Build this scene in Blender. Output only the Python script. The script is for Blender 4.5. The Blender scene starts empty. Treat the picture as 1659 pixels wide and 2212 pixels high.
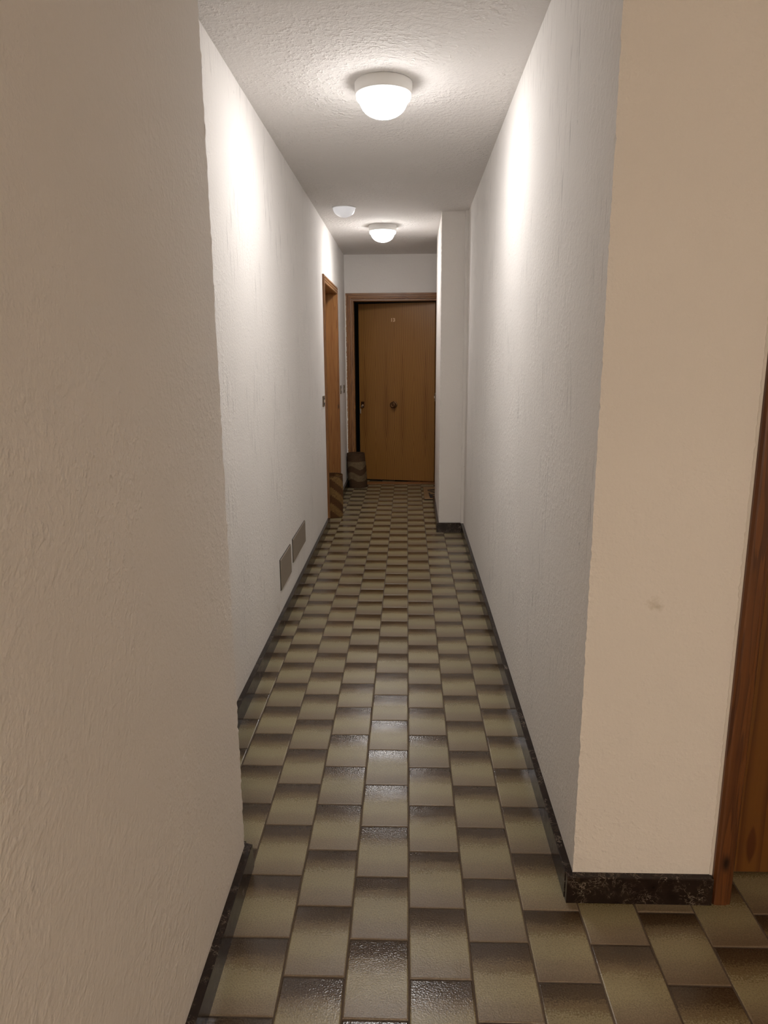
import bpy, bmesh, math, random
from mathutils import Vector, Matrix

# ------------------------------------------------------------------ camera, world, exposure
SC = bpy.context.scene
COL = SC.collection
H_CAM = 1.45
F_PX, PITCH, YAW, ROLL = 1526.25, 0.21477, -0.03337, 0.00651      # focal length in pixels of a 1659 x 2212 frame
def cam_axes():
    cp, sp, cy, sy = math.cos(PITCH), math.sin(PITCH), math.cos(YAW), math.sin(YAW)
    f = Vector((sy*cp, cy*cp, -sp)); r = Vector((cy, -sy, 0)); d = f.cross(r)
    cr, sr = math.cos(ROLL), math.sin(ROLL)
    return cr*r + sr*d, -sr*r + cr*d, f
R_, D_, F_ = cam_axes()
cam = bpy.data.cameras.new('camera')
cam.sensor_fit = 'HORIZONTAL'; cam.sensor_width = 36.0; cam.lens = 36.0*F_PX/1659.0
cam.clip_start = 0.05; cam.clip_end = 100
cam_ob = bpy.data.objects.new('camera', cam); COL.objects.link(cam_ob)
m = Matrix.Identity(4)
for i in range(3):
    m[i][0], m[i][1], m[i][2] = R_[i], -D_[i], -F_[i]
m[0][3], m[1][3], m[2][3] = 0, 0, H_CAM
cam_ob.matrix_world = m
SC.camera = cam_ob
def project(p):
    v = Vector(p) - Vector((0, 0, H_CAM)); z = v.dot(F_)
    if z < 0.05: return None
    return (829.5 + F_PX*v.dot(R_)/z, 1106 + F_PX*v.dot(D_)/z)

world = bpy.data.worlds.new('world'); SC.world = world
world.use_nodes = True
world.node_tree.nodes['Background'].inputs['Color'].default_value = (0.01, 0.009, 0.008, 1)
world.node_tree.nodes['Background'].inputs['Strength'].default_value = 0.1
SC.view_settings.view_transform = 'Standard'; SC.view_settings.look = 'None'
SC.view_settings.gamma = 1.0; SC.view_settings.use_curve_mapping = False
SC.view_settings.exposure = 0.0
SC.cycles.use_light_tree = False
LAMP_POWER = 143.0            # emission strength of the corridor lamps' glass
LOBBY_POWER = 560.0           # emission strength of the lobby lamp's glass

# ------------------------------------------------------------------ dimensions in metres
ZC = 2.556                                   # ceiling
XNL, YNL = -0.467, 1.770                     # near left wall and its corner
XL = -0.695                                  # corridor left wall
XR0, YR, XR1 = 0.451, 1.685, 0.476           # right wall at its corner and at the pier
YP0, YP1, XP0, XP1 = 5.86, 7.05, 0.270, 0.281
YE = 8.14                                    # end wall
TW, TL, TX0, TY0, TS = 0.15238, 0.22337, 0.0054, 1.3034, 0.4886
ZC_END = ZC
BH, BT = 0.080, 0.021                        # marble skirting

# ------------------------------------------------------------------ helpers
rng = random.Random(7)
def link(o, parent=None):
    COL.objects.link(o)
    if parent is not None: o.parent = parent
    return o
def mesh_ob(name, bm, mat, parent=None, smooth=False, loc=None):
    me = bpy.data.meshes.new(name); bm.to_mesh(me); bm.free()
    if mat: me.materials.append(mat)
    if smooth:
        for p in me.polygons: p.use_smooth = True
    o = bpy.data.objects.new(name, me)
    if loc: o.location = loc
    return link(o, parent)
def empty(name, loc=(0, 0, 0), rz=0):
    o = bpy.data.objects.new(name, None); o.location = loc; o.rotation_euler.z = rz
    o.empty_display_size = 0.05
    return link(o)
def tag(o, label, cat, group=None, kind=None):
    o['label'] = label; o['category'] = cat
    if group: o['group'] = group
    if kind: o['kind'] = kind
    return o
def add_box(bm, x0, x1, y0, y1, z0, z1, bevel=0.0, seg=1):
    vs = [bm.verts.new((x, y, z)) for x in (x0, x1) for y in (y0, y1) for z in (z0, z1)]
    fs = [(0, 1, 3, 2), (4, 6, 7, 5), (0, 4, 5, 1), (2, 3, 7, 6), (0, 2, 6, 4), (1, 5, 7, 3)]
    faces = [bm.faces.new([vs[i] for i in f]) for f in fs]
    if bevel:
        es = list({e for f in faces for e in f.edges})
        bmesh.ops.bevel(bm, geom=es, offset=bevel, segments=seg, affect='EDGES', profile=0.5)
def box_ob(name, b, mat, parent=None, bevel=0.0, seg=1):
    bm = bmesh.new(); add_box(bm, *b, bevel=bevel, seg=seg)
    return mesh_ob(name, bm, mat, parent)
def add_prism(bm, poly, z0, z1, rough=(), rows=230, amp=0.0008, seed=1):
    """counter-clockwise footprint raised from z0 to z1; the corners listed in `rough` wander like hand plaster"""
    r = random.Random(seed)
    if rough:
        new, rg = [], []
        for i, p in enumerate(poly):
            if i in rough:
                a, b, c = Vector(poly[i-1]), Vector(p), Vector(poly[(i+1) % len(poly)])
                new.append(tuple(b + (a-b).normalized()*0.012)); rg.append(len(new)); new.append(p); new.append(tuple(b + (c-b).normalized()*0.012))
            else: new.append(p)
        poly, rough = new, rg
    n = len(poly); nr = rows if rough else 1
    rings = []
    for k in range(nr+1):
        z = z0 + (z1-z0)*k/nr
        ring = []
        for i, (x, y) in enumerate(poly):
            if i in rough:
                x += r.gauss(0, amp); y += r.gauss(0, amp)
            ring.append(bm.verts.new((x, y, z)))
        rings.append(ring)
    for a, b in zip(rings, rings[1:]):
        for i in range(n):
            j = (i+1) % n
            bm.faces.new((a[i], a[j], b[j], b[i]))
    bm.faces.new(rings[0][::-1]); bm.faces.new(rings[-1])
def add_lathe(bm, prof, seg=48, cx=0, cy=0, cz=0, cap=True, uv=False):
    rings = []
    for r, z in prof:
        if r < 1e-6: rings.append([bm.verts.new((cx, cy, cz+z))])
        else: rings.append([bm.verts.new((cx+r*math.cos(2*math.pi*i/seg), cy+r*math.sin(2*math.pi*i/seg), cz+z)) for i in range(seg)])
    for a, b in zip(rings, rings[1:]):
        for i in range(seg):
            j = (i+1) % seg
            if len(a) == 1 and len(b) == 1: continue
            if len(a) == 1: bm.faces.new((a[0], b[j], b[i]))
            elif len(b) == 1: bm.faces.new((a[i], a[j], b[0]))
            else: bm.faces.new((a[i], a[j], b[j], b[i]))
def add_tube(bm, pts, r, seg=8, closed=False):
    n = len(pts); rings = []
    for i, p in enumerate(pts):
        p = Vector(p)
        a = Vector(pts[(i-1) % n] if (closed or i > 0) else pts[0]); b = Vector(pts[(i+1) % n] if (closed or i < n-1) else pts[-1])
        t = (b-a).normalized()
        u = t.orthogonal().normalized() if i == 0 else (pu - t*pu.dot(t)).normalized()
        pu = u; v = t.cross(u)
        rings.append([bm.verts.new(p + r*(math.cos(2*math.pi*k/seg)*u + math.sin(2*math.pi*k/seg)*v)) for k in range(seg)])
    pairs = list(zip(rings, rings[1:])) + ([(rings[-1], rings[0])] if closed else [])
    for a, b in pairs:
        for k in range(seg):
            l = (k+1) % seg
            bm.faces.new((a[k], a[l], b[l], b[k]))
    if not closed:
        bm.faces.new(rings[0][::-1]); bm.faces.new(rings[-1])

# ------------------------------------------------------------------ materials
class NT:
    def __init__(s, name):
        s.m = bpy.data.materials.new(name); s.m.use_nodes = True
        s.t = s.m.node_tree; s.n = s.t.nodes; s.b = s.n['Principled BSDF']
    def new(s, kind, **kw):
        n = s.n.new(kind)
        for k, v in kw.items(): setattr(n, k, v)
        return n
    def put(s, sock, v):
        if hasattr(v, 'links'): s.t.links.new(v, sock)
        elif isinstance(v, (tuple, list)) and len(v) == 3 and sock.type == 'RGBA': sock.default_value = (*v, 1)
        else: sock.default_value = v
    def coord(s, which='Object'): return s.new('ShaderNodeTexCoord').outputs[which]
    def mapping(s, v, scale=(1, 1, 1), loc=(0, 0, 0)):
        n = s.new('ShaderNodeMapping'); s.put(n.inputs['Vector'], v); n.inputs['Scale'].default_value = scale; n.inputs['Location'].default_value = loc
        return n.outputs[0]
    def noise(s, v, scale, detail=3, rough=0.5, dist=0.0, out='Fac'):
        n = s.new('ShaderNodeTexNoise'); s.put(n.inputs['Vector'], v)
        n.inputs['Scale'].default_value = scale; n.inputs['Detail'].default_value = detail
        n.inputs['Roughness'].default_value = rough; n.inputs['Distortion'].default_value = dist
        return n.outputs[out]
    def math(s, op, a, b=0.0, c=0.0, clamp=False):
        n = s.new('ShaderNodeMath', operation=op, use_clamp=clamp)
        s.put(n.inputs[0], a); s.put(n.inputs[1], b); s.put(n.inputs[2], c)
        return n.outputs[0]
    def ramp(s, f, stops, interp='LINEAR'):
        n = s.new('ShaderNodeValToRGB'); s.put(n.inputs[0], f); cr = n.color_ramp; cr.interpolation = interp
        while len(cr.elements) < len(stops): cr.elements.new(0.5)
        for e, (p, c) in zip(cr.elements, stops):
            e.position = p; e.color = (c, c, c, 1) if isinstance(c, (int, float)) else (*c, 1)
        return n.outputs[0]
    def mix(s, f, a, b, mode='MIX'):
        n = s.new('ShaderNodeMix', data_type='RGBA', blend_type=mode)
        s.put(n.inputs[0], f); s.put(n.inputs[6], a); s.put(n.inputs[7], b)
        return n.outputs[2]
    def sep(s, v):
        n = s.new('ShaderNodeSeparateXYZ'); s.put(n.inputs[0], v); return n.outputs
    def comb(s, x, y, z):
        n = s.new('ShaderNodeCombineXYZ'); s.put(n.inputs[0], x); s.put(n.inputs[1], y); s.put(n.inputs[2], z); return n.outputs[0]
    def rand(s): return s.new('ShaderNodeObjectInfo').outputs['Random']
    def bump(s, h, strength, dist, prev=None):
        n = s.new('ShaderNodeBump'); s.put(n.inputs['Height'], h)
        n.inputs['Strength'].default_value = strength; n.inputs['Distance'].default_value = dist
        if prev is not None: s.put(n.inputs['Normal'], prev)
        return n.outputs[0]
    def done(s, color=None, rough=None, normal=None, **kw):
        if color is not None: s.put(s.b.inputs['Base Color'], color)
        if rough is not None: s.put(s.b.inputs['Roughness'], rough)
        if normal is not None: s.put(s.b.inputs['Normal'], normal)
        for k, v in kw.items(): s.put(s.b.inputs[k.replace('_', ' ')], v)
        return s.m

def plaster(name, base, streak=0.0, coarse=0.5, stain=None):
    t = NT(name); o = t.coord()
    big = t.noise(o, 2.0, 1)
    c = t.mix(t.ramp(big, [(0.3, 0.0), (0.7, 1.0)]), tuple(x*0.965 for x in base), base)
    if streak:
        sv = t.noise(t.mapping(o, (70, 70, 6.0)), 1.0, 2, 0.7)
        gate = t.ramp(t.noise(t.mapping(o, (1.1, 1.1, 0.8)), 2.6, 2), [(0.47, 0.0), (0.60, 1.0)])
        s_ = t.math('MULTIPLY', t.ramp(sv, [(0.57, 0.0), (0.70, 1.0)]), gate)
        c = t.mix(t.math('MULTIPLY', s_, streak), c, tuple(x*0.55 for x in base))
        dots = t.ramp(t.noise(t.mapping(o, (1, 1, 0.5)), 55, 1), [(0.80, 0.0), (0.83, 1.0)])
        c = t.mix(t.math('MULTIPLY', dots, min(1.0, streak*1.2)), c, tuple(x*0.45 for x in base))
    if stain:
        for (p, r, a) in stain:
            d = t.new('ShaderNodeVectorMath', operation='DISTANCE'); t.put(d.inputs[0], o); d.inputs[1].default_value = p
            dd = t.math('ADD', d.outputs['Value'], t.math('MULTIPLY', t.math('SUBTRACT', t.noise(o, 60, 4, 0.7), 0.5), r*2.4))
            c = t.mix(t.math('MULTIPLY', t.ramp(t.math('DIVIDE', dd, r), [(0.1, 1.0), (1.0, 0.0)]), a), c, (0.42, 0.36, 0.24))
    n1 = t.noise(o, 105, 2, 0.6)
    n2 = t.noise(o, 46, 2, 0.6)
    blob = t.ramp(n2, [(0.50, 0.0), (0.70, 1.0)])
    area = t.ramp(big, [(0.42, 0.0), (0.60, 1.0)])
    hgt = t.math('ADD', t.math('MULTIPLY', n1, 0.42), t.math('MULTIPLY', n2, 0.60*coarse))
    hgt = t.math('ADD', hgt, t.math('MULTIPLY', t.math('MULTIPLY', blob, area), 0.62*coarse))
    nb = t.bump(hgt, 0.5, 0.008)
    return t.done(c, 0.92, nb, Specular_IOR_Level=0.25)

def wood(name, light, dark, axis='Z', freq=26.0, rough=0.42, fine=0.5, knots=False):
    t = NT(name); o = t.coord(); st = {'Z': (1, 1, 0.045), 'X': (0.045, 1, 1), 'Y': (1, 0.045, 1)}[axis]
    r = t.math('MULTIPLY', t.rand(), 9.0)
    v = t.new('ShaderNodeVectorMath', operation='ADD'); t.put(v.inputs[0], t.mapping(o, st)); t.put(v.inputs[1], r)
    g = t.noise(v.outputs[0], freq, 3, 0.55, 0.3)
    rings = t.math('FRACT', t.math('MULTIPLY', g, 5.0))
    f2 = t.noise(v.outputs[0], freq*9, 2, 0.6)
    f = t.math('ADD', t.math('MULTIPLY', t.ramp(rings, [(0.0, 0.0), (0.75, 0.55), (0.93, 1.0), (1.0, 0.0)]), 1-fine), t.math('MULTIPLY', f2, fine))
    c = t.mix(t.ramp(f, [(0.15, 0.0), (0.75, 1.0)]), light, dark)
    if knots:
        vo = t.new('ShaderNodeTexVoronoi'); t.put(vo.inputs['Vector'], t.mapping(o, (7.0, 7.0, 2.6))); vo.inputs['Scale'].default_value = 1.0
        c = t.mix(t.ramp(vo.outputs['Distance'], [(0.05, 1.0), (0.10, 0.0)]), c, tuple(x*0.22 for x in dark))
    return t.done(c, rough, t.bump(f2, 0.12, 0.001), Coat_Weight=0.12, Coat_Roughness=0.28)

def veneer(name, light, dark, centers, half, zc, zup, zdown, n, lens=0.45, rough=0.36, wob=0.10, eyes=(), core=0.5):
    """flame-figured veneer: pointed lens-shaped growth rings nested around `centers` along the leaf, straight grain between"""
    t = NT(name); o = t.coord(); x, y, z = t.sep(o)
    wobv = t.noise(t.mapping(o, (9, 9, 1.3)), 1.0, 2, 0.5)
    wob2 = t.noise(t.mapping(o, (70, 70, 2.2)), 1.0, 2, 0.5)
    u = None
    for c0 in centers:
        d = t.math('ABSOLUTE', t.math('SUBTRACT', x, c0))
        u = d if u is None else t.math('MINIMUM', u, d)
    dz = t.math('SUBTRACT', z, zc)
    zz = t.math('ADD', t.math('DIVIDE', t.math('MAXIMUM', dz, 0.0), zup), t.math('DIVIDE', t.math('MINIMUM', dz, 0.0), zdown))
    z2 = t.math('MULTIPLY', zz, zz)
    q = t.math('DIVIDE', z2, t.math('ADD', z2, 1.0))
    f = t.math('ADD', t.math('DIVIDE', u, half), t.math('MULTIPLY', q, lens))
    f = t.math('ADD', f, t.math('MULTIPLY', t.math('SUBTRACT', wobv, 0.5), wob*3))
    f = t.math('ADD', f, t.math('MULTIPLY', t.math('SUBTRACT', wob2, 0.5), wob*0.5))
    rings = t.math('FRACT', t.math('MULTIPLY', f, n))
    line = t.ramp(rings, [(0.0, 0.1), (0.45, 0.12), (0.80, 0.75), (0.90, 1.0), (1.0, 0.1)])
    fine = t.noise(t.mapping(o, (260, 260, 5)), 1.0, 2, 0.6)
    ff = t.math('ADD', t.math('MULTIPLY', line, 0.78), t.math('MULTIPLY', t.math('SUBTRACT', fine, 0.4), 0.30))
    ff = t.math('ADD', ff, t.math('MULTIPLY', t.ramp(f, [(0.10, 1.0), (0.55, 0.0)]), core), clamp=True)
    for (ex, ez, rx, rz) in eyes:
        e1 = t.math('DIVIDE', t.math('SUBTRACT', x, ex), rx); e2 = t.math('DIVIDE', t.math('SUBTRACT', z, ez), rz)
        r = t.math('ADD', t.math('ADD', t.math('ABSOLUTE', e1), t.math('MULTIPLY', e2, e2)), t.math('MULTIPLY', t.math('SUBTRACT', wob2, 0.5), 0.5))
        ff = t.math('MAXIMUM', ff, t.ramp(r, [(0.55, 0.85), (1.15, 0.0)]))
    c = t.mix(ff, light, dark)
    big = t.noise(t.mapping(o, (3, 3, 0.8)), 1.0, 2)
    c = t.mix(t.math('MULTIPLY', big, 0.35), c, tuple(a*0.72 for a in light))
    return t.done(c, rough, t.bump(fine, 0.08, 0.0006), Coat_Weight=0.15, Coat_Roughness=0.25)

def plain(name, color, rough=0.5, metal=0.0, noise_amt=0.06, bump=0.05, scale=60, spec=0.5):
    t = NT(name); o = t.coord(); n = t.noise(o, scale, 3)
    c = t.mix(n, tuple(x*(1-noise_amt) for x in color), tuple(min(1, x*(1+noise_amt)) for x in color))
    return t.done(c, rough, t.bump(n, bump, 0.001), Metallic=metal, Specular_IOR_Level=spec)

def tile_mat():
    t = NT('glazed_tile'); uv = t.coord('UV'); o = t.coord('Object'); u, v, _ = t.sep(uv); geo = t.new('ShaderNodeNewGeometry').outputs['Position']
    px, py, pz = t.sep(geo)
    per = t.new('ShaderNodeAttribute', attribute_type='GEOMETRY', attribute_name='tile_seed')
    tr = t.math('FRACT', t.math('ADD', t.rand(), per.outputs['Fac']))
    wav = t.math('SUBTRACT', t.noise(t.mapping(geo, (9, 22, 1)), 1.0, 3, 0.6), 0.5)
    gr = t.math('SUBTRACT', t.noise(geo, 230, 3, 0.75), 0.5)
    vv = t.math('ADD', v, t.math('MULTIPLY', wav, 0.17))
    vv = t.math('ADD', vv, t.math('MULTIPLY', gr, 0.50))
    vv = t.math('ADD', vv, t.math('MULTIPLY', t.math('SUBTRACT', tr, 0.5), 0.09))
    c = t.ramp(vv, [(0.0, (0.145, 0.104, 0.066)), (0.14, (0.185, 0.147, 0.092)), (0.38, (0.252, 0.218, 0.124)), (0.55, (0.232, 0.196, 0.106)),
                    (0.69, (0.140, 0.102, 0.052)), (0.83, (0.050, 0.030, 0.015)), (1.0, (0.030, 0.017, 0.009))], 'EASE')
    sp = t.noise(geo, 270, 3, 0.7)
    c = t.mix(t.math('MULTIPLY', t.ramp(sp, [(0.36, 1.0), (0.56, 0.0)]), 0.55), c, (0.085, 0.062, 0.034))
    hs = t.new('ShaderNodeHueSaturation'); t.put(hs.inputs['Color'], c)
    t.put(hs.inputs['Value'], t.math('ADD', 1.17, t.math('MULTIPLY', tr, 0.2)))
    h1 = t.noise(geo, 230, 2, 0.5); h2 = t.noise(geo, 620, 2, 0.5); h3 = t.noise(geo, 22, 2)
    hgt = t.math('ADD', t.math('MULTIPLY', h1, 0.00090), t.math('ADD', t.math('MULTIPLY', h2, 0.00010), t.math('MULTIPLY', h3, 0.0010)))
    nb = t.bump(hgt, 0.5, 1.0)
    rg = t.math('ADD', t.ramp(vv, [(0.0, 0.30), (0.55, 0.27), (0.82, 0.11), (1.0, 0.10)]), t.math('MULTIPLY', t.noise(geo, 90, 1), 0.05))
    return t.done(hs.outputs[0], rg, nb, Specular_IOR_Level=0.55)

def marble_mat():
    t = NT('dark_marble'); o = t.coord(); r = t.rand()
    v = t.new('ShaderNodeVectorMath', operation='ADD'); t.put(v.inputs[0], o); t.put(v.inputs[1], t.math('MULTIPLY', r, 17.0))
    ov = v.outputs[0]
    w = t.noise(ov, 9, 4, 0.6, 1.2, 'Color')
    wv = t.new('ShaderNodeVectorMath', operation='ADD'); t.put(wv.inputs[0], t.mapping(ov, (16, 16, 16))); t.put(wv.inputs[1], w)
    n = t.noise(wv.outputs[0], 1.6, 5, 0.62, 1.6)
    vein = t.math('ABSOLUTE', t.math('SUBTRACT', n, 0.5))
    gate = t.ramp(t.noise(ov, 14, 3), [(0.46, 0.0), (0.62, 1.0)])
    vm = t.math('MULTIPLY', t.ramp(vein, [(0.0, 1.0), (0.007, 0.5), (0.017, 0.0)]), gate)
    clast = t.math('MULTIPLY', t.ramp(t.noise(wv.outputs[0], 2.6, 3, 0.55, 0.8), [(0.60, 0.0), (0.72, 1.0)]), gate)
    base = t.mix(t.noise(ov, 30, 4), (0.009, 0.0052, 0.0043), (0.030, 0.019, 0.015))
    c = t.mix(t.math('MULTIPLY', clast, 0.35), base, (0.16, 0.115, 0.075))
    c = t.mix(t.math('MULTIPLY', vm, 0.75), c, (0.42, 0.34, 0.27))
    return t.done(c, t.ramp(t.noise(ov, 40, 2), [(0.3, 0.17), (0.7, 0.27)]), t.bump(t.noise(ov, 80, 2), 0.05, 0.001), Specular_IOR_Level=0.30)

def basket_mat(name, mode):
    t = NT(name); uv = t.coord('UV'); u, v, _ = t.sep(uv)
    # UV: u runs 0..1 once around, v 0..1 from the floor up; steps follow the weave
    us = t.math('DIVIDE', t.math('FLOOR', t.math('MULTIPLY', u, 44)), 44.0); vs = t.math('DIVIDE', t.math('FLOOR', t.math('MULTIPLY', v, 46)), 46.0)
    if mode == 'chevron':
        tri = t.math('PINGPONG', t.math('ADD', us, 0.30), 0.25)
        k = t.math('FRACT', t.math('ADD', t.math('MULTIPLY', vs, 2.6), t.math('MULTIPLY', tri, 3.8)))
        mk = t.ramp(k, [(0.0, 0.0), (0.45, 0.0), (0.50, 1.0), (0.95, 1.0), (1.0, 0.0)])
        straw, brown = (0.290, 0.175, 0.068), (0.120, 0.060, 0.024)
    else:
        w1 = t.math('MULTIPLY', t.math('SINE', t.math('MULTIPLY', us, 6.2832*3)), 0.055)
        vb = t.math('ADD', vs, w1)
        inner = t.ramp(vb, [(0.0, 0.0), (0.20, 0.0), (0.21, 1.0), (0.40, 1.0), (0.42, 0.0), (0.58, 0.0), (0.60, 1.0), (1.0, 1.0)], 'LINEAR')
        band = t.ramp(vs, [(0.0, 0.0), (0.185, 0.0), (0.19, 1.0), (0.76, 1.0), (0.77, 0.0), (1.0, 0.0)], 'LINEAR')
        mk = t.math('MULTIPLY', inner, band)
        straw, brown = (0.210, 0.150, 0.086), (0.092, 0.053, 0.028)
    tone = t.noise(t.comb(t.math('MULTIPLY', us, 44), t.math('MULTIPLY', vs, 46), 0.0), 3.1, 1)
    c = t.mix(mk, brown, straw)
    c = t.mix(t.math('MULTIPLY', t.ramp(tone, [(0.3, 0.0), (0.7, 1.0)]), 0.4), c, tuple(x*0.55 for x in brown))
    return t.done(c, 0.85, None, Specular_IOR_Level=0.2)

def glow(name, color, strength):
    """opal glass with its bulb above: the crown of the dome shines more than the shoulder"""
    t = NT(name); e = t.new('ShaderNodeEmission'); e.inputs[0].default_value = (*color, 1)
    x, y, z = t.sep(t.new('ShaderNodeNewGeometry').outputs['Normal'])
    k = t.math('POWER', t.math('MULTIPLY', z, -1.0, clamp=True), 2.0)
    t.put(e.inputs[1], t.math('MULTIPLY', t.math('ADD', t.math('MULTIPLY', k, 0.965), 0.035), strength))
    t.t.links.new(e.outputs[0], t.n['Material Output'].inputs[0]); return t.m

PLASTER = (0.86, 0.83, 0.80)
M_wall = plaster('wall_plaster', PLASTER, 0.60, 0.42, stain=[((XL, 3.62, 0.120), 0.030, 0.35), ((XL, 3.58, 0.150), 0.018, 0.3)])
M_wallplain = plaster('wall_plaster_far', PLASTER, 0.0, 0.35)
M_wallsmooth = plaster('wall_plaster_lobby', (0.84, 0.80, 0.76), 0.0, 0.40, stain=[((0.612, 1.685, 0.849), 0.020, 0.35), ((0.628, 1.685, 0.838), 0.012, 0.2)])
M_ceil = plaster('ceiling_plaster', (0.82, 0.79, 0.765), 0.0, 1.5)
M_grout = plain('grout', (0.10, 0.072, 0.050), 0.9, 0, 0.25, 0.3, 90)
M_tile = tile_mat()
M_marble = marble_mat()
M_casing = wood('pine_casing', (0.33, 0.148, 0.045), (0.175, 0.066, 0.018), 'Z', 24, 0.4, 0.45, True)
M_casing_x = wood('pine_casing_across', (0.33, 0.148, 0.045), (0.175, 0.066, 0.018), 'X', 24, 0.4, 0.45)
M_casing_y = wood('pine_casing_along', (0.34, 0.17, 0.065), (0.20, 0.082, 0.027), 'Y', 24, 0.4, 0.45)
M_casing_near = wood('red_pine_casing', (0.160, 0.054, 0.012), (0.072, 0.021, 0.005), 'Z', 20, 0.42, 0.5, True)
M_jamb = wood('pine_jamb', (0.36, 0.17, 0.050), (0.23, 0.092, 0.024), 'Z', 18, 0.4, 0.55)
M_leaf = veneer('oak_veneer', (0.400, 0.195, 0.047), (0.165, 0.060, 0.013), (0.070, 0.330, 0.525, 0.800), 0.100, 0.70, 0.70, 0.30, 5.0, lens=0.62, wob=0.055, core=0.35)
M_leaf2 = wood('door_veneer', (0.36, 0.17, 0.050), (0.23, 0.092, 0.024), 'Z', 18, 0.4, 0.55)
M_leaf3 = veneer('pine_flame_veneer', (0.175, 0.068, 0.012), (0.062, 0.011, 0.0030), (0.095, 0.285, 0.47, 0.66), 0.070, 0.095, 0.8, 0.3, 2.0, lens=0.12, wob=0.10, core=0.0, eyes=((0.095, 0.095, 0.018, 0.066), (0.285, 0.9, 0.02, 0.2), (0.47, 0.3, 0.018, 0.12)))
M_white = plain('white_plastic', (0.80, 0.79, 0.77), 0.45, 0, 0.02, 0.01)
def opal_added_glow():
    t = NT('opal_glass_added_glow')
    return t.done((0.90, 0.90, 0.93), 0.2, None, Emission_Color=(0.95, 0.96, 1.0), Emission_Strength=0.34)  # emission added so the unlit dome looks brighter than the ceiling around it
M_opal = opal_added_glow()
M_panel = plain('painted_sheet', (0.29, 0.245, 0.195), 0.55, 0, 0.04, 0.03)
M_black = plain('black_plastic', (0.012, 0.010, 0.009), 0.5)
M_bronze = plain('dark_bronze', (0.16, 0.085, 0.040), 0.32, 0.9)
M_brass = plain('brass', (0.72, 0.52, 0.33), 0.3, 0.8)
M_steel = plain('steel', (0.62, 0.58, 0.54), 0.28, 0.9)
M_plate = plain('switch_plate', (0.20, 0.15, 0.10), 0.45)
M_ivory = plain('ivory_button', (0.78, 0.66, 0.52), 0.4)
M_filler = plain('painted_filler', (0.80, 0.76, 0.70), 0.85, 0, 0.04, 0.3, 120)
M_mat = plain('coir', (0.235, 0.135, 0.055), 0.95, 0, 0.25, 0.6, 400)
M_matdark = plain('coir_print', (0.022, 0.012, 0.008), 0.95, 0, 0.25, 0.6, 400)
M_glow = glow('lit_glass', (1.0, 0.97, 0.945), LAMP_POWER)
M_glow_warm = glow('lit_glass_warm', (1.0, 0.835, 0.665), LOBBY_POWER)

# ------------------------------------------------------------------ structure: floor with its tiles
FX0, FX1, FY0, FY1 = -0.96, 3.20, -4.40, 8.75
floor = box_ob('floor', (FX0, FX1, FY0, FY1, -0.08, -0.0022), M_grout)
tag(floor, 'olive and brown glazed tile floor laid in staggered columns', 'floor', kind='structure')
def tile_bm(bm, x, y, w, l, seed=None, lay=None, uvl=None):
    b, d = 0.0030, 0.0016
    hw, hl = w/2, l/2
    pts = [(-hw, -hl, -0.006), (hw, -hl, -0.006), (hw, hl, -0.006), (-hw, hl, -0.006),
           (-hw, -hl, -d), (hw, -hl, -d), (hw, hl, -d), (-hw, hl, -d),
           (-hw+b*.35, -hl+b*.35, -d*.35), (hw-b*.35, -hl+b*.35, -d*.35), (hw-b*.35, hl-b*.35, -d*.35), (-hw+b*.35, hl-b*.35, -d*.35),
           (-hw+b, -hl+b, 0), (hw-b, -hl+b, 0), (hw-b, hl-b, 0), (-hw+b, hl-b, 0)]
    vs = [bm.verts.new((x+p[0], y+p[1], p[2])) for p in pts]
    fs = []
    for k in (0, 4, 8):
        for i in range(4):
            j = (i+1) % 4
            fs.append(bm.faces.new((vs[k+i], vs[k+j], vs[k+4+j], vs[k+4+i])))
    fs.append(bm.faces.new(vs[12:16]))
    for f in fs:
        f.smooth = False
        for lp in f.loops:
            q = lp.vert.co
            lp[uvl].uv = ((q.x-x)/w+0.5, (q.y-y)/l+0.5)
        if lay is not None: f[lay] = seed
JW = 0.0042
bm = bmesh.new(); uvl = bm.loops.layers.uv.new('UVMap'); lay = bm.faces.layers.float.new('tile_seed')
tile_bm(bm, 0, 0, TW-JW, TL-JW, 0.0, lay, uvl)
tile_me = bpy.data.meshes.new('tile'); bm.to_mesh(tile_me); bm.free(); tile_me.materials.append(M_tile)
def open_floor(x, y):
    """is this spot of the floor free of walls?"""
    if y < YR:
        return x > XNL - (0.25 if y > YNL else 0)
    if y < YP0: return (XNL if y < YNL else XL) < x < XR1
    if y < YP1: return (-0.86 if 6.1 < y < 7.13 else XL) < x < XP1
    return XL < x < 0.85
cells = []
for k in range(-7, 22):
    for i in range(-28, 34):
        off = i + (TS if k % 2 == 0 else 0.0)
        x = TX0 + (k+0.5)*TW; y = TY0 + (off+0.5)*TL
        if not (FX0+TW/2 < x < FX1-TW/2 and FY0+TL/2 < y < FY1-TL/2): continue
        samp = [(x+a*TW, y+b*TL) for a in (-.45, 0, .45) for b in (-.45, 0, .45)]
        hit = [s for s in samp if open_floor(*s)]
        if not hit: continue
        area = 0
        for s in hit:
            p = project((s[0], s[1], 0))
            if p and -10 < p[0] < 1669 and -10 < p[1] < 2222:
                blocked = (s[1] > YNL and s[0] < XNL*s[1]/YNL) or (s[1] > YR and s[0] > XR0*s[1]/YR and not (s[1] < YR)) or (s[1] > YP0 and s[0] > XP0*s[1]/YP0)
                if blocked: continue
                q = project((s[0], s[1]+TL/9, 0)); r2 = project((s[0]+TW/9, s[1], 0))
                area += abs(q[1]-p[1])*abs(r2[0]-p[0])
        cells.append((area, x, y))
cells.sort(reverse=True)
bm = bmesh.new(); uvl = bm.loops.layers.uv.new('UVMap'); lay = bm.faces.layers.float.new('tile_seed')
n_single = 0
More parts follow.
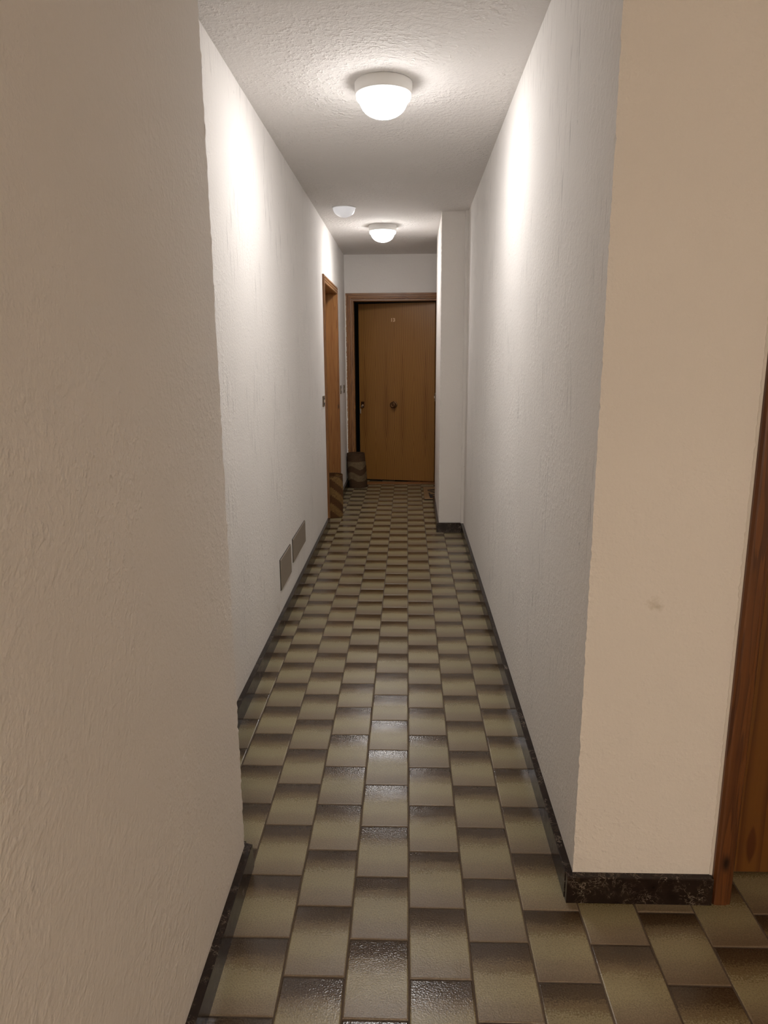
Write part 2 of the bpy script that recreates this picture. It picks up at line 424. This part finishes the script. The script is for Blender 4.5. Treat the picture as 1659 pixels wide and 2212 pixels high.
for n, (area, x, y) in enumerate(cells):
    if n < 300 and area > 0:
        o = bpy.data.objects.new('tile', tile_me); o.location = (x, y, rng.uniform(-0.0003, 0))
        o.rotation_euler = (rng.gauss(0, 0.0022), rng.gauss(0, 0.0022), rng.gauss(0, 0.001))
        link(o, floor); n_single += 1
    else:
        tile_bm(bm, x, y, TW-JW, TL-JW, rng.random(), lay, uvl)
rest = mesh_ob('tile_field', bm, M_tile, floor); rest['kind'] = 'stuff'

# ------------------------------------------------------------------ structure: ceiling and walls
ceil = box_ob('ceiling', (FX0, FX1, FY0, FY1, ZC, ZC+0.12), M_ceil)
tag(ceil, 'rough white plaster ceiling running along the corridor', 'ceiling', kind='structure')
def wall(name, prisms, mat, label):
    bm = bmesh.new()
    for p in prisms: add_prism(bm, *p[:3], **(p[3] if len(p) > 3 else {}))
    return tag(mesh_ob(name, bm, mat), label, 'wall', kind='structure')
wall('wall_left_near', [([(-0.96, FY0), (XNL, FY0), (XNL, YNL), (-0.96, YNL)], 0, ZC, dict(rough=(2,), seed=3))], M_wallsmooth,
     'brownish lit near wall filling the left of the picture, jutting into the corridor')
D2a, D2b, D2z = 6.075, 7.155, 2.085          # opening of the left door
wall('wall_left', [([(-0.96, YNL), (XL, YNL), (XL, D2a), (-0.96, D2a)], 0, ZC),
                   ([(-0.96, D2b), (XL, D2b), (XL, YE), (-0.96, YE)], 0, ZC),
                   ([(-0.96, D2a), (XL, D2a), (XL, D2b), (-0.96, D2b)], D2z, ZC)], M_wall,
     'long white rough plaster wall along the left of the corridor')
D3a, D3b, D3z = 0.862, 1.70, 2.10            # opening of the near right door
w_right = wall('wall_right', [([(XR0, YR), (D3a, YR), (D3a, YR+0.20), (0.62, YR+0.20), (0.62, YP0), (XR1, YP0)], 0, ZC, dict(rough=(0,), seed=5))], M_wall,
     'long white rough plaster wall along the right of the corridor, with its near corner')
w_right.data.materials.append(M_wallsmooth)
for p in w_right.data.polygons:
    if p.normal.y < -0.7: p.material_index = 1          # the face towards the lobby was painted with the lobby
wall('wall_right_front', [([(D3b, YR), (FX1, YR), (FX1, YR+0.20), (D3b, YR+0.20)], 0, ZC), ([(D3a, YR), (D3b, YR), (D3b, YR+0.20), (D3a, YR+0.20)], D3z, ZC)], M_wallsmooth,
     'wall above and beyond the near right door')
wall('wall_pier', [([(XP0, YP0), (0.85, YP0), (0.85, YP1), (XP1, YP1)], 0, ZC, dict(rough=(0,), amp=0.0007, seed=8))], M_wallplain,
     'square white plaster pier standing out of the right wall near the far door')
wall('wall_alcove', [([(0.85, YP0), (1.0, YP0), (1.0, YE), (0.85, YE)], 0, ZC)], M_wallplain, 'white wall of the alcove behind the right pier')
D1a, D1b, D1z = -0.615, 0.345, 2.085         # opening of the end door
wall('wall_end', [([(-0.96, YE), (D1a, YE), (D1a, YE+0.16), (-0.96, YE+0.16)], 0, ZC), ([(D1b, YE), (1.0, YE), (1.0, YE+0.16), (D1b, YE+0.16)], 0, ZC),
                  ([(D1a, YE), (D1b, YE), (D1b, YE+0.16), (D1a, YE+0.16)], D1z, ZC)], M_wallplain, 'white end wall around the far door')
wall('wall_back', [([(-0.96, FY0-0.12), (FX1, FY0-0.12), (FX1, FY0), (-0.96, FY0)], 0, ZC)], M_wallsmooth, 'white wall of the lobby behind the viewer')
wall('wall_lobby', [([(FX1, FY0-0.12), (FX1+0.12, FY0-0.12), (FX1+0.12, YR+0.20), (FX1, YR+0.20)], 0, ZC)], M_wallsmooth, 'white side wall of the lobby on the right')
# slim strip added to form the corner shading between right wall and pier
bm = bmesh.new(); add_prism(bm, [(XR1-0.024, YP0-0.030), (XR1+0.001, YP0-0.030), (XR1+0.001, YP0), (XR1-0.024, YP0)], BH, ZC)
tag(mesh_ob('shading_strip', bm, M_wall), 'slim white strip added for the shading in the corner beside the right pier', 'trim', kind='structure')

# ------------------------------------------------------------------ skirting of dark marble slabs
def slab(parent, a, b, nrm, h=BH, t=BT, chipped=False):
    """slab from floor point a to b, wall behind it, standing out by t along nrm"""
    a, b, nrm = Vector((*a, 0)), Vector((*b, 0)), Vector((*nrm, 0)).normalized()
    d = (b-a); L = d.length; d.normalize()
    bm = bmesh.new(); ch = 0.0022
    prof = [(0, 0), (t, 0), (t, h-ch), (t-ch, h), (0, h)]
    ends = []
    for e, s in ((a + d*0.0004, 1), (b - d*0.0004, -1)):
        ends.append([bm.verts.new(e + nrm*x + Vector((0, 0, z))) for x, z in prof])
    if chipped:
        for v, k in zip(ends[1], (0, 0.004, 0.011, 0.017, 0.006)): v.co -= d*k
    n = len(prof)
    for i in range(n):
        j = (i+1) % n
        bm.faces.new((ends[0][i], ends[1][i], ends[1][j], ends[0][j]))
    bm.faces.new(ends[0][::-1]); bm.faces.new(ends[1])
    bmesh.ops.recalc_face_normals(bm, faces=bm.faces)
    return mesh_ob('slab', bm, M_marble, parent)
def run(parent, a, b, nrm, step, chipped_end=False):
    a, b = Vector(a), Vector(b); L = (b-a).length; n = max(1, round(L/step))
    for i in range(n):
        slab(parent, a+(b-a)*(i/n), a+(b-a)*((i+1)/n), nrm, chipped=(chipped_end and i == n-1))
def skirting(name, label):
    e = empty(name); return tag(e, label, 'skirting', kind='structure')
s = skirting('baseboard_left_near', 'dark marble skirting at the foot of the near left wall, chipped at its end')
run(s, (XNL, FY0), (XNL, YNL+BT-0.002), (1, 0), 0.86, True)
slab(s, (XL+0.022, YNL), (XNL, YNL), (0, 1))
s = skirting('baseboard_left', 'dark marble skirting along the long left corridor wall')
run(s, (XL, YNL+BT), (XL, 6.03), (1, 0), 0.62)
run(s, (XL, 7.205), (XL, YE-BT), (1, 0), 0.5)
s = skirting('baseboard_right', 'dark marble skirting along the right corridor wall')
ex, ey = XR1-XR0, YP0-YR
rp = lambda y: (XR0 + ex*(y-YR)/ey, y)
nR = (-ey, ex)
slab(s, rp(YR), rp(YR+0.16), nR)
run(s, rp(YR+0.16), rp(YP0-BT), nR, 0.68)
s = skirting('baseboard_right_front', 'veined black marble skirting under the near right wall beside the pine door')
slab(s, (XR0-BT+0.0015, YR), (0.822, YR), (0, -1))
s = skirting('baseboard_pier', 'dark marble skirting around the foot of the right pier')
slab(s, (XP0-BT, YP0), (XR1-BT, YP0), (0, -1))
run(s, (XP0, YP0), (XP1, YP1), (-1, 0), 0.6)
s = skirting('baseboard_alcove', 'dark marble skirting in the alcove behind the pier')
slab(s, (0.85, YP1), (0.85, YE-BT), (-1, 0)); slab(s, (0.41, YE), (0.85, YE), (0, -1))
s = skirting('baseboard_lobby', 'dark marble skirting of the lobby')
slab(s, (1.76, YR), (FX1, YR), (0, -1)); run(s, (FX1, FY0), (FX1, YR-BT), (-1, 0), 0.85); run(s, (XNL+BT, FY0), (FX1-BT, FY0), (0, 1), 0.9)

# ------------------------------------------------------------------ doors
def casing_profile(parent, name, a, b, width, out, side, mat, proud=0.018, mitre=(0, 0), flat=False):
    """moulded board from a to b (points at its outer edge on the wall face); `side` points to its inner edge, `out` to the room"""
    a, b, out, side = Vector(a), Vector(b), Vector(out), Vector(side)
    d = (b-a).normalized()
    prof = [(0, 0), (0, proud*0.75), (0.004, proud), (width*0.28, proud), (width*0.32, proud*0.72), (width*0.38, proud*0.72), (width*0.42, proud), (width*0.60, proud),
            (width*0.64, proud*0.78), (width*0.69, proud*0.78), (width*0.73, proud*0.95), (width-0.004, proud*0.9), (width, proud*0.65), (width, 0)]
    if flat: prof = [(0, 0), (0, proud*0.6), (0.005, proud*0.95), (0.010, proud), (width*0.72, proud), (width*0.78, proud*0.9), (width-0.004, proud*0.85), (width, proud*0.6), (width, 0)]
    bm = bmesh.new(); ends = []
    for e, s_, mt in ((a, 1, mitre[0]), (b, -1, mitre[1])):
        ends.append([bm.verts.new(e + side*x + out*z + d*(s_*x*mt)) for x, z in prof])
    n = len(prof)
    for i in range(n):
        j = (i+1) % n
        bm.faces.new((ends[0][i], ends[0][j], ends[1][j], ends[1][i]))
    bm.faces.new(ends[0]); bm.faces.new(ends[1][::-1])
    bmesh.ops.recalc_face_normals(bm, faces=bm.faces)
    return mesh_ob(name, bm, mat, parent)

# --- far door, ajar, at the end of the corridor
d1 = empty('door_1'); tag(d1, 'oak veneered door standing ajar in the end wall, with a round centre knob', 'door', kind='structure')
cw = 0.062
casing_profile(d1, 'casing', (-0.684, YE, 0), (-0.684, YE, 2.150), 0.072, (0, -1, 0), (1, 0, 0), M_casing, mitre=(0, 1))
casing_profile(d1, 'casing', (0.404, YE, 0), (0.404, YE, 2.150), cw, (0, -1, 0), (-1, 0, 0), M_casing, mitre=(0, 1))
casing_profile(d1, 'casing_header', (-0.684, YE, 2.150), (0.404, YE, 2.150), cw, (0, -1, 0), (0, 0, -1), M_casing_x, mitre=(1, 1))
box_ob('jamb', (D1a, D1a+0.018, YE-0.004, YE+0.13, 0, 2.072), M_casing, d1, 0.002)
box_ob('jamb', (D1b-0.022, D1b, YE-0.004, YE+0.13, 0, 2.072), M_casing, d1, 0.002)
box_ob('jamb_header', (D1a, D1b, YE-0.004, YE+0.13, 2.066, D1z), M_casing_x, d1, 0.002)
box_ob('threshold', (D1a+0.018, D1b-0.022, YE+0.02, YE+0.155, 0, 0.010), M_casing_x, d1, 0.003)
LW, LH, LT = 0.908, 2.046, 0.042
hinge = Vector((0.318, YE+0.128, 0)); ang = math.radians(180-13.0)
leaf = box_ob('leaf', (0, LW, 0, LT, 0.014, 0.014+LH), M_leaf, d1, 0.003)
# the leaf's own x runs from its free edge (left) to the hinge (right); its face looks to -y
leaf.rotation_euler.z = math.radians(-13.0)
leaf.location = hinge - Matrix.Rotation(math.radians(-13.0), 3, 'Z') @ Vector((LW, 0, 0))
def fitting(name, bm, mat, smooth=False): return mesh_ob(name, bm, mat, leaf, smooth)
def facing(prof, x, z, seg=28, sx=1.0):
    """turned fitting whose axis leaves the leaf's face towards the corridor"""
    bm = bmesh.new(); add_lathe(bm, prof, seg)
    bmesh.ops.transform(bm, matrix=Matrix.Translation((x, 0, z)) @ Matrix.Rotation(math.radians(90), 4, 'X'), verts=bm.verts)
    bmesh.ops.recalc_face_normals(bm, faces=bm.faces)
    return bm
kx = 0.425
fitting('knob_plate', facing([(0, 0), (0.040, 0), (0.040, 0.004), (0.034, 0.007), (0, 0.007)], kx, 0.912), M_bronze, True)
fitting('knob', facing([(0.013, 0.006), (0.013, 0.030), (0.026, 0.036), (0.035, 0.046), (0.036, 0.058), (0.030, 0.068), (0.020, 0.071), (0.017, 0.068), (0.012, 0.069), (0.0, 0.071)], kx, 0.912), M_bronze, True)
bm = bmesh.new(); add_box(bm, 0.022, 0.062, -0.006, 0, 0.872, 0.945, 0.002); fitting('lock_plate', bm, M_bronze)
fitting('lock_cylinder', facing([(0, 0.004), (0.011, 0.004), (0.011, 0.018), (0.008, 0.020), (0, 0.020)], 0.044, 0.902), M_brass, True)
cu = bpy.data.curves.new('door_number', 'FONT'); cu.body = '13'; cu.size = 0.054; cu.extrude = 0.002; cu.align_x = 'CENTER'; cu.align_y = 'CENTER'; cu.space_character = 1.1; cu.offset = 0.0016
tmp = bpy.data.objects.new('tmp', cu); COL.objects.link(tmp)
dg = bpy.context.evaluated_depsgraph_get(); me = bpy.data.meshes.new_from_object(tmp.evaluated_get(dg)); bpy.data.objects.remove(tmp)
me.name = 'door_number'; me.materials.clear(); me.materials.append(M_brass)
num = bpy.data.objects.new('door_number', me); link(num, leaf); num.location = (kx-0.012, -0.003, 1.872); num.rotation_euler.x = math.radians(90)
num['label'] = 'small brass number 13'
# key and fob hanging in the far door's lock
mat_leaf = Matrix.Translation(leaf.location) @ Matrix.Rotation(math.radians(-13.0), 4, 'Z')
key = empty('key_ring', mat_leaf @ Vector((0.044, -0.030, 0.902)), math.radians(-13.0))
tag(key, 'small key with a pale fob hanging in the lock of the far door', 'key')
bm = bmesh.new(); add_box(bm, -0.003, 0.003, -0.012, 0.010, -0.004, 0.004, 0.001); add_box(bm, -0.011, 0.011, -0.0135, -0.0105, -0.020, 0.002, 0.001); mesh_ob('key', bm, M_steel, key)
bm = bmesh.new(); add_tube(bm, [(-0.004+0.011*math.cos(a), -0.012, -0.026+0.011*math.sin(a)) for a in [i*math.pi/8 for i in range(16)]], 0.0016, 6, True); mesh_ob('ring', bm, M_bronze, key)
bm = bmesh.new(); add_box(bm, -0.026, -0.012, -0.017, -0.009, -0.096, -0.036, 0.004, 2); mesh_ob('fob', bm, M_steel, key)

# --- left door in its reveal
d2 = empty('door_2'); tag(d2, 'pine framed doorway set deep in the left wall behind a woven basket', 'door', kind='structure')
cw2 = 0.066; o0, o1, oz = 6.035, 7.200, 2.125
casing_profile(d2, 'casing', (XL, o0, 0), (XL, o0, oz), cw2, (1, 0, 0), (0, 1, 0), M_casing, proud=0.016, mitre=(0, 1))
casing_profile(d2, 'casing', (XL, o1, 0), (XL, o1, oz), cw2, (1, 0, 0), (0, -1, 0), M_casing, proud=0.016, mitre=(0, 1))
casing_profile(d2, 'casing_header', (XL, o0, oz), (XL, o1, oz), cw2, (1, 0, 0), (0, 0, -1), M_casing_y, proud=0.016, mitre=(1, 1))
box_ob('jamb', (-0.91, XL+0.003, D2a, D2a+0.02, 0, 2.064), M_jamb, d2, 0.002)
box_ob('jamb', (-0.91, XL+0.003, D2b-0.02, D2b, 0, 2.064), M_jamb, d2, 0.002)
box_ob('jamb_header', (-0.91, XL+0.003, D2a, D2b, 2.064, D2z), M_casing_y, d2, 0.002)
box_ob('leaf', (-0.905, -0.862, D2a+0.022, D2b-0.022, 0.006, 2.060), M_leaf2, d2, 0.003)

# --- near right door
d3 = empty('door_3'); tag(d3, 'flame grained pine door at the right edge of the picture', 'door', kind='structure')
casing_profile(d3, 'casing', (0.824, YR, 0), (0.824, YR, 2.14), 0.052, (0, -1, 0), (1, 0, 0), M_casing_near, proud=0.019, flat=True, mitre=(0, 1))
casing_profile(d3, 'casing', (1.742, YR, 0), (1.742, YR, 2.14), 0.052, (0, -1, 0), (-1, 0, 0), M_casing_near, proud=0.019, flat=True, mitre=(0, 1))
casing_profile(d3, 'casing_header', (0.824, YR, 2.14), (1.742, YR, 2.14), 0.052, (0, -1, 0), (0, 0, -1), M_casing_x, proud=0.019, flat=True, mitre=(1, 1))
box_ob('jamb', (D3a, D3a+0.016, YR, YR+0.19, 0, 2.088), M_casing_near, d3, 0.002)
box_ob('jamb', (D3b-0.016, D3b, YR, YR+0.19, 0, 2.088), M_casing_near, d3, 0.002)
box_ob('jamb_header', (D3a, D3b, YR, YR+0.19, 2.088, D3z), M_casing_x, d3, 0.002)
lf = box_ob('leaf', (0, D3b-D3a-0.036, 0, 0.042, 0.006, 2.084), M_leaf3, d3, 0.002); lf.location = (D3a+0.018, 1.787, 0)
def filler(name, x0, x1, y, z0, z1, rough_left, amp, seed, label):
    """thin hand-smeared strip of filler on a wall that faces the viewer"""
    bm = bmesh.new(); r = random.Random(seed); prev = None; n = 200
    for k in range(n+1):
        z = z0 + (z1-z0)*k/n; a, b = x0, x1
        if rough_left: a += r.gauss(0, amp)
        else: b = max(a+0.0008, b + r.gauss(0, amp))
        cur = [bm.verts.new(p) for p in ((a, y, z), (a+0.0008, y-0.0022, z), (b, y-0.0022, z), (b, y, z))]
        if prev:
            for i in range(3): bm.faces.new((prev[i], prev[i+1], cur[i+1], cur[i]))
        prev = cur
    return tag(mesh_ob(name, bm, M_filler), label, 'trim', kind='structure')
filler('trim_2', 0.8165, 0.8245, YR, BH, 2.14, True, 0.0010, 4, 'pale strip of filler between near right wall and pine door frame')
filler('trim_3', XL, -0.681, YE-0.0182, 0.02, 2.13, False, 0.0016, 6, 'ragged white filler along the left edge of the far door frame')

# ------------------------------------------------------------------ ceiling lamps
def lamp(name, x, y, label, glass, lit=True, group=None):
    e = empty(name, (x, y, ZC)); tag(e, label, 'lamp', group)
    bm = bmesh.new()
    add_lathe(bm, [(0, 0), (0.1165, 0), (0.1195, -0.004), (0.1185, -0.040), (0.1165, -0.046), (0.112, -0.047), (0.108, -0.044), (0, -0.044)][::-1], 72)
    bmesh.ops.recalc_face_normals(bm, faces=bm.faces); mesh_ob('base_ring', bm, M_white, e, True)
    prof = [(0.1085, -0.045), (0.1125, -0.049), (0.1130, -0.057), (0.1095, -0.064), (0.1010, -0.067)]
    for k in range(1, 8):
        a = k/7*math.pi/2; prof.append((0.0990*math.cos(a), -0.067 - 0.067*math.sin(a)))
    prof[-1] = (0, prof[-1][1])
    bm = bmesh.new(); add_lathe(bm, prof, 28); bmesh.ops.recalc_face_normals(bm, faces=bm.faces)
    mesh_ob('glass_dome', bm, glass, e, True)
    return e
lamp('ceiling_lamp', -0.098, 3.215, 'lit white dome ceiling lamp nearest to the viewer', M_glow, group='lit corridor ceiling lamps')
lamp('ceiling_lamp', -0.210, 6.43, 'lit white dome ceiling lamp farther down the corridor before the end door', M_glow, group='lit corridor ceiling lamps')
lamp('ceiling_lamp', 0.30, -2.3, 'warm lit dome ceiling lamp of the lobby behind the viewer', M_glow_warm, group='lobby ceiling lamps')
lamp('ceiling_lamp', 0.45, -3.5, 'warm lit dome ceiling lamp at the back of the lobby', M_glow_warm, group='lobby ceiling lamps')
e = empty('dome_fixture', (-0.475, 5.665, ZC)); tag(e, 'small white dome fixture with an added glow on the ceiling left of the far lit lamp', 'lamp')
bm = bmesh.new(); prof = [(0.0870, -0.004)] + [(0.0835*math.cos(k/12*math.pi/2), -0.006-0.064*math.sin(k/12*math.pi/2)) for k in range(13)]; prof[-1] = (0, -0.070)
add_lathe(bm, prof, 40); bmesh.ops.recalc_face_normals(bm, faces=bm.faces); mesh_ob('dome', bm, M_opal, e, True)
bm = bmesh.new(); add_lathe(bm, [(0, 0), (0.0890, 0), (0.0890, -0.004), (0.085, -0.006), (0, -0.007)][::-1], 40); bmesh.ops.recalc_face_normals(bm, faces=bm.faces); mesh_ob('flange', bm, M_white, e)

# ------------------------------------------------------------------ things on the walls
def access_panel(y0, y1, z0, z1, label):
    e = empty('access_panel', (XL, (y0+y1)/2, z0)); tag(e, label, 'panel', 'flat covers low on the left wall')
    w, h = (y1-y0)/2, z1-z0
    box_ob('frame', (0, 0.0025, -w-0.004, w+0.002, -0.003, h+0.002), M_black, e)
    bm = bmesh.new(); add_box(bm, 0.002, 0.0075, -w, w, 0, h, 0.0022, 2); mesh_ob('cover', bm, M_panel, e)
access_panel(3.690, 4.030, 0.203, 0.374, 'narrower grey-brown flat cover low on the left wall, nearer the viewer')
access_panel(4.120, 4.632, 0.237, 0.380, 'wider grey-brown flat cover low on the left wall, nearer the basket')
def bell(loc, rz, w, h, label, two=True):
    """plate in the local x-z plane facing local -y"""
    e = empty('switch_plate', loc, rz); tag(e, label, 'switch', 'small wall switches at the doors')
    bm = bmesh.new(); add_box(bm, -w/2, w/2, -0.009, 0, 0, h, 0.003, 2); mesh_ob('plate', bm, M_plate, e)
    bm = bmesh.new(); add_box(bm, -w*0.30, w*0.30, -0.0105, -0.008, h*0.16, h*0.84, 0.001); mesh_ob('insert', bm, M_black, e)
    bm = bmesh.new(); add_box(bm, -w*0.22, w*0.22, -0.0150, -0.010, h*0.38, h*0.64, 0.0015, 2); mesh_ob('button', bm, M_ivory, e)
RL = math.radians(90)
bell((XL, 5.895, 1.058), RL, 0.095, 0.088, 'brown switch plate with ivory button just before the left doorway')
bell((XL, 7.445, 1.085), RL, 0.080, 0.088, 'small bell plate on the strip of wall just after the left doorway')
bell((XL, 7.835, 1.078), RL, 0.070, 0.088, 'small bell plate on the left wall closest to the end door')
bell((XP1-0.001, 7.018, 1.030), -RL, 0.060, 0.080, 'small bell plate on the inner side of the right pier')

# ------------------------------------------------------------------ woven baskets
def basket(loc, r0, r1, h, mat, label, rz=0, jag=0.0, lean=(0, 0)):
    e = empty('woven_basket', loc, rz); tag(e, label, 'basket', 'woven baskets by the far doors')
    seg, rows = 88, 46
    bm = bmesh.new(); uvl = bm.loops.layers.uv.new('UVMap'); rr = random.Random(int(loc[1]*100))
    def radius(v): return r0 + (r1-r0)*v + 0.004*math.sin(v*math.pi)
    rings = []
    for k in range(rows+1):
        v = k/rows; R = radius(v); ring = []
        for i in range(seg):
            a = 2*math.pi*i/seg
            w = 0.0022*math.cos(seg/2*a + math.pi*k) + rr.gauss(0, 0.0004)
            z = v*h + (rr.uniform(0, jag) if k == rows else 0)
            ring.append(bm.verts.new(((R+w)*math.cos(a)+lean[0]*v, (R+w)*math.sin(a)+lean[1]*v, z)))
        rings.append(ring)
    inner = [[bm.verts.new(((radius(v)-0.008)*math.cos(2*math.pi*i/seg)+lean[0]*v, (radius(v)-0.008)*math.sin(2*math.pi*i/seg)+lean[1]*v, v*h)) for i in range(seg)] for v in (1.0, 0.5, 0.03)]
    allr = rings + inner
    for q, (a, b) in enumerate(zip(allr, allr[1:])):
        for i in range(seg):
            j = (i+1) % seg
            f = bm.faces.new((a[i], a[j], b[j], b[i])); f.smooth = q < rows
            for lp, (uu, vv) in zip(f.loops, ((i, q), (i+1, q), (i+1, q+1), (i, q+1))):
                lp[uvl].uv = (uu/seg, min(vv, rows)/rows if q < rows else (0.1))
    bm.faces.new(rings[0][::-1]); bm.faces.new(inner[-1])
    mesh_ob('body', bm, mat, e)
    bm = bmesh.new(); uvl = bm.loops.layers.uv.new('UVMap')
    n = 96
    for ph in (0, math.pi):
        add_tube(bm, [((radius(1)-0.003+0.0035*math.cos(14*a+ph))*math.cos(a)+lean[0], (radius(1)-0.003+0.0035*math.cos(14*a+ph))*math.sin(a)+lean[1], h+jag*0.5+0.0035*math.sin(14*a+ph)) for a in [2*math.pi*i/n for i in range(n)]], 0.0036, 6, True)
    for f in bm.faces:
        f.smooth = True
        for lp in f.loops: lp[uvl].uv = (0.5, 0.93)
    mesh_ob('rim', bm, mat, e)
basket((-0.712, 6.470, 0.0), 0.106, 0.112, 0.385, basket_mat('basket_chevron', 'chevron'), 'woven basket with slanting straw stripes standing in the left doorway', math.radians(20), 0.010)
basket((-0.565, 8.020, 0.0), 0.1065, 0.099, 0.385, basket_mat('basket_bands', 'bands'), 'woven basket with broad brown and tan bands in the corner by the end door', 0.4, 0.003, (-0.022, 0.0))

# ------------------------------------------------------------------ doormat in the alcove
dm = empty('doormat', (0.182, 7.225, 0.0)); tag(dm, 'tan doormat with dark brown print poking out behind the right pier', 'doormat')
bm = bmesh.new(); add_box(bm, 0, 0.44, 0, 0.70, 0, 0.012, 0.004, 2); mesh_ob('pad', bm, M_mat, dm)
box_ob('border', (-0.003, 0.443, -0.005, 0.003, 0, 0.0105), M_matdark, dm)
def print_piece(poly):
    bm = bmesh.new(); add_prism(bm, poly, 0.0115, 0.0135); mesh_ob('print', bm, M_matdark, dm)
print_piece([(0.060, 0.055), (0.098, 0.050), (0.092, 0.215), (0.240, 0.225), (0.240, 0.265), (0.052, 0.255)])
print_piece([(0.052, 0.275), (0.070, 0.275), (0.066, 0.345), (0.050, 0.345)])
print_piece([(0.050, 0.430), (0.075, 0.405), (0.150, 0.300), (0.205, 0.300), (0.205, 0.330), (0.165, 0.335), (0.090, 0.440)])
print_piece([(0.044, 0.470), (0.120, 0.490), (0.240, 0.520), (0.240, 0.600), (0.120, 0.560), (0.044, 0.520)])
print_piece([(0.150, 0.370), (0.240, 0.370), (0.240, 0.430), (0.190, 0.440)])
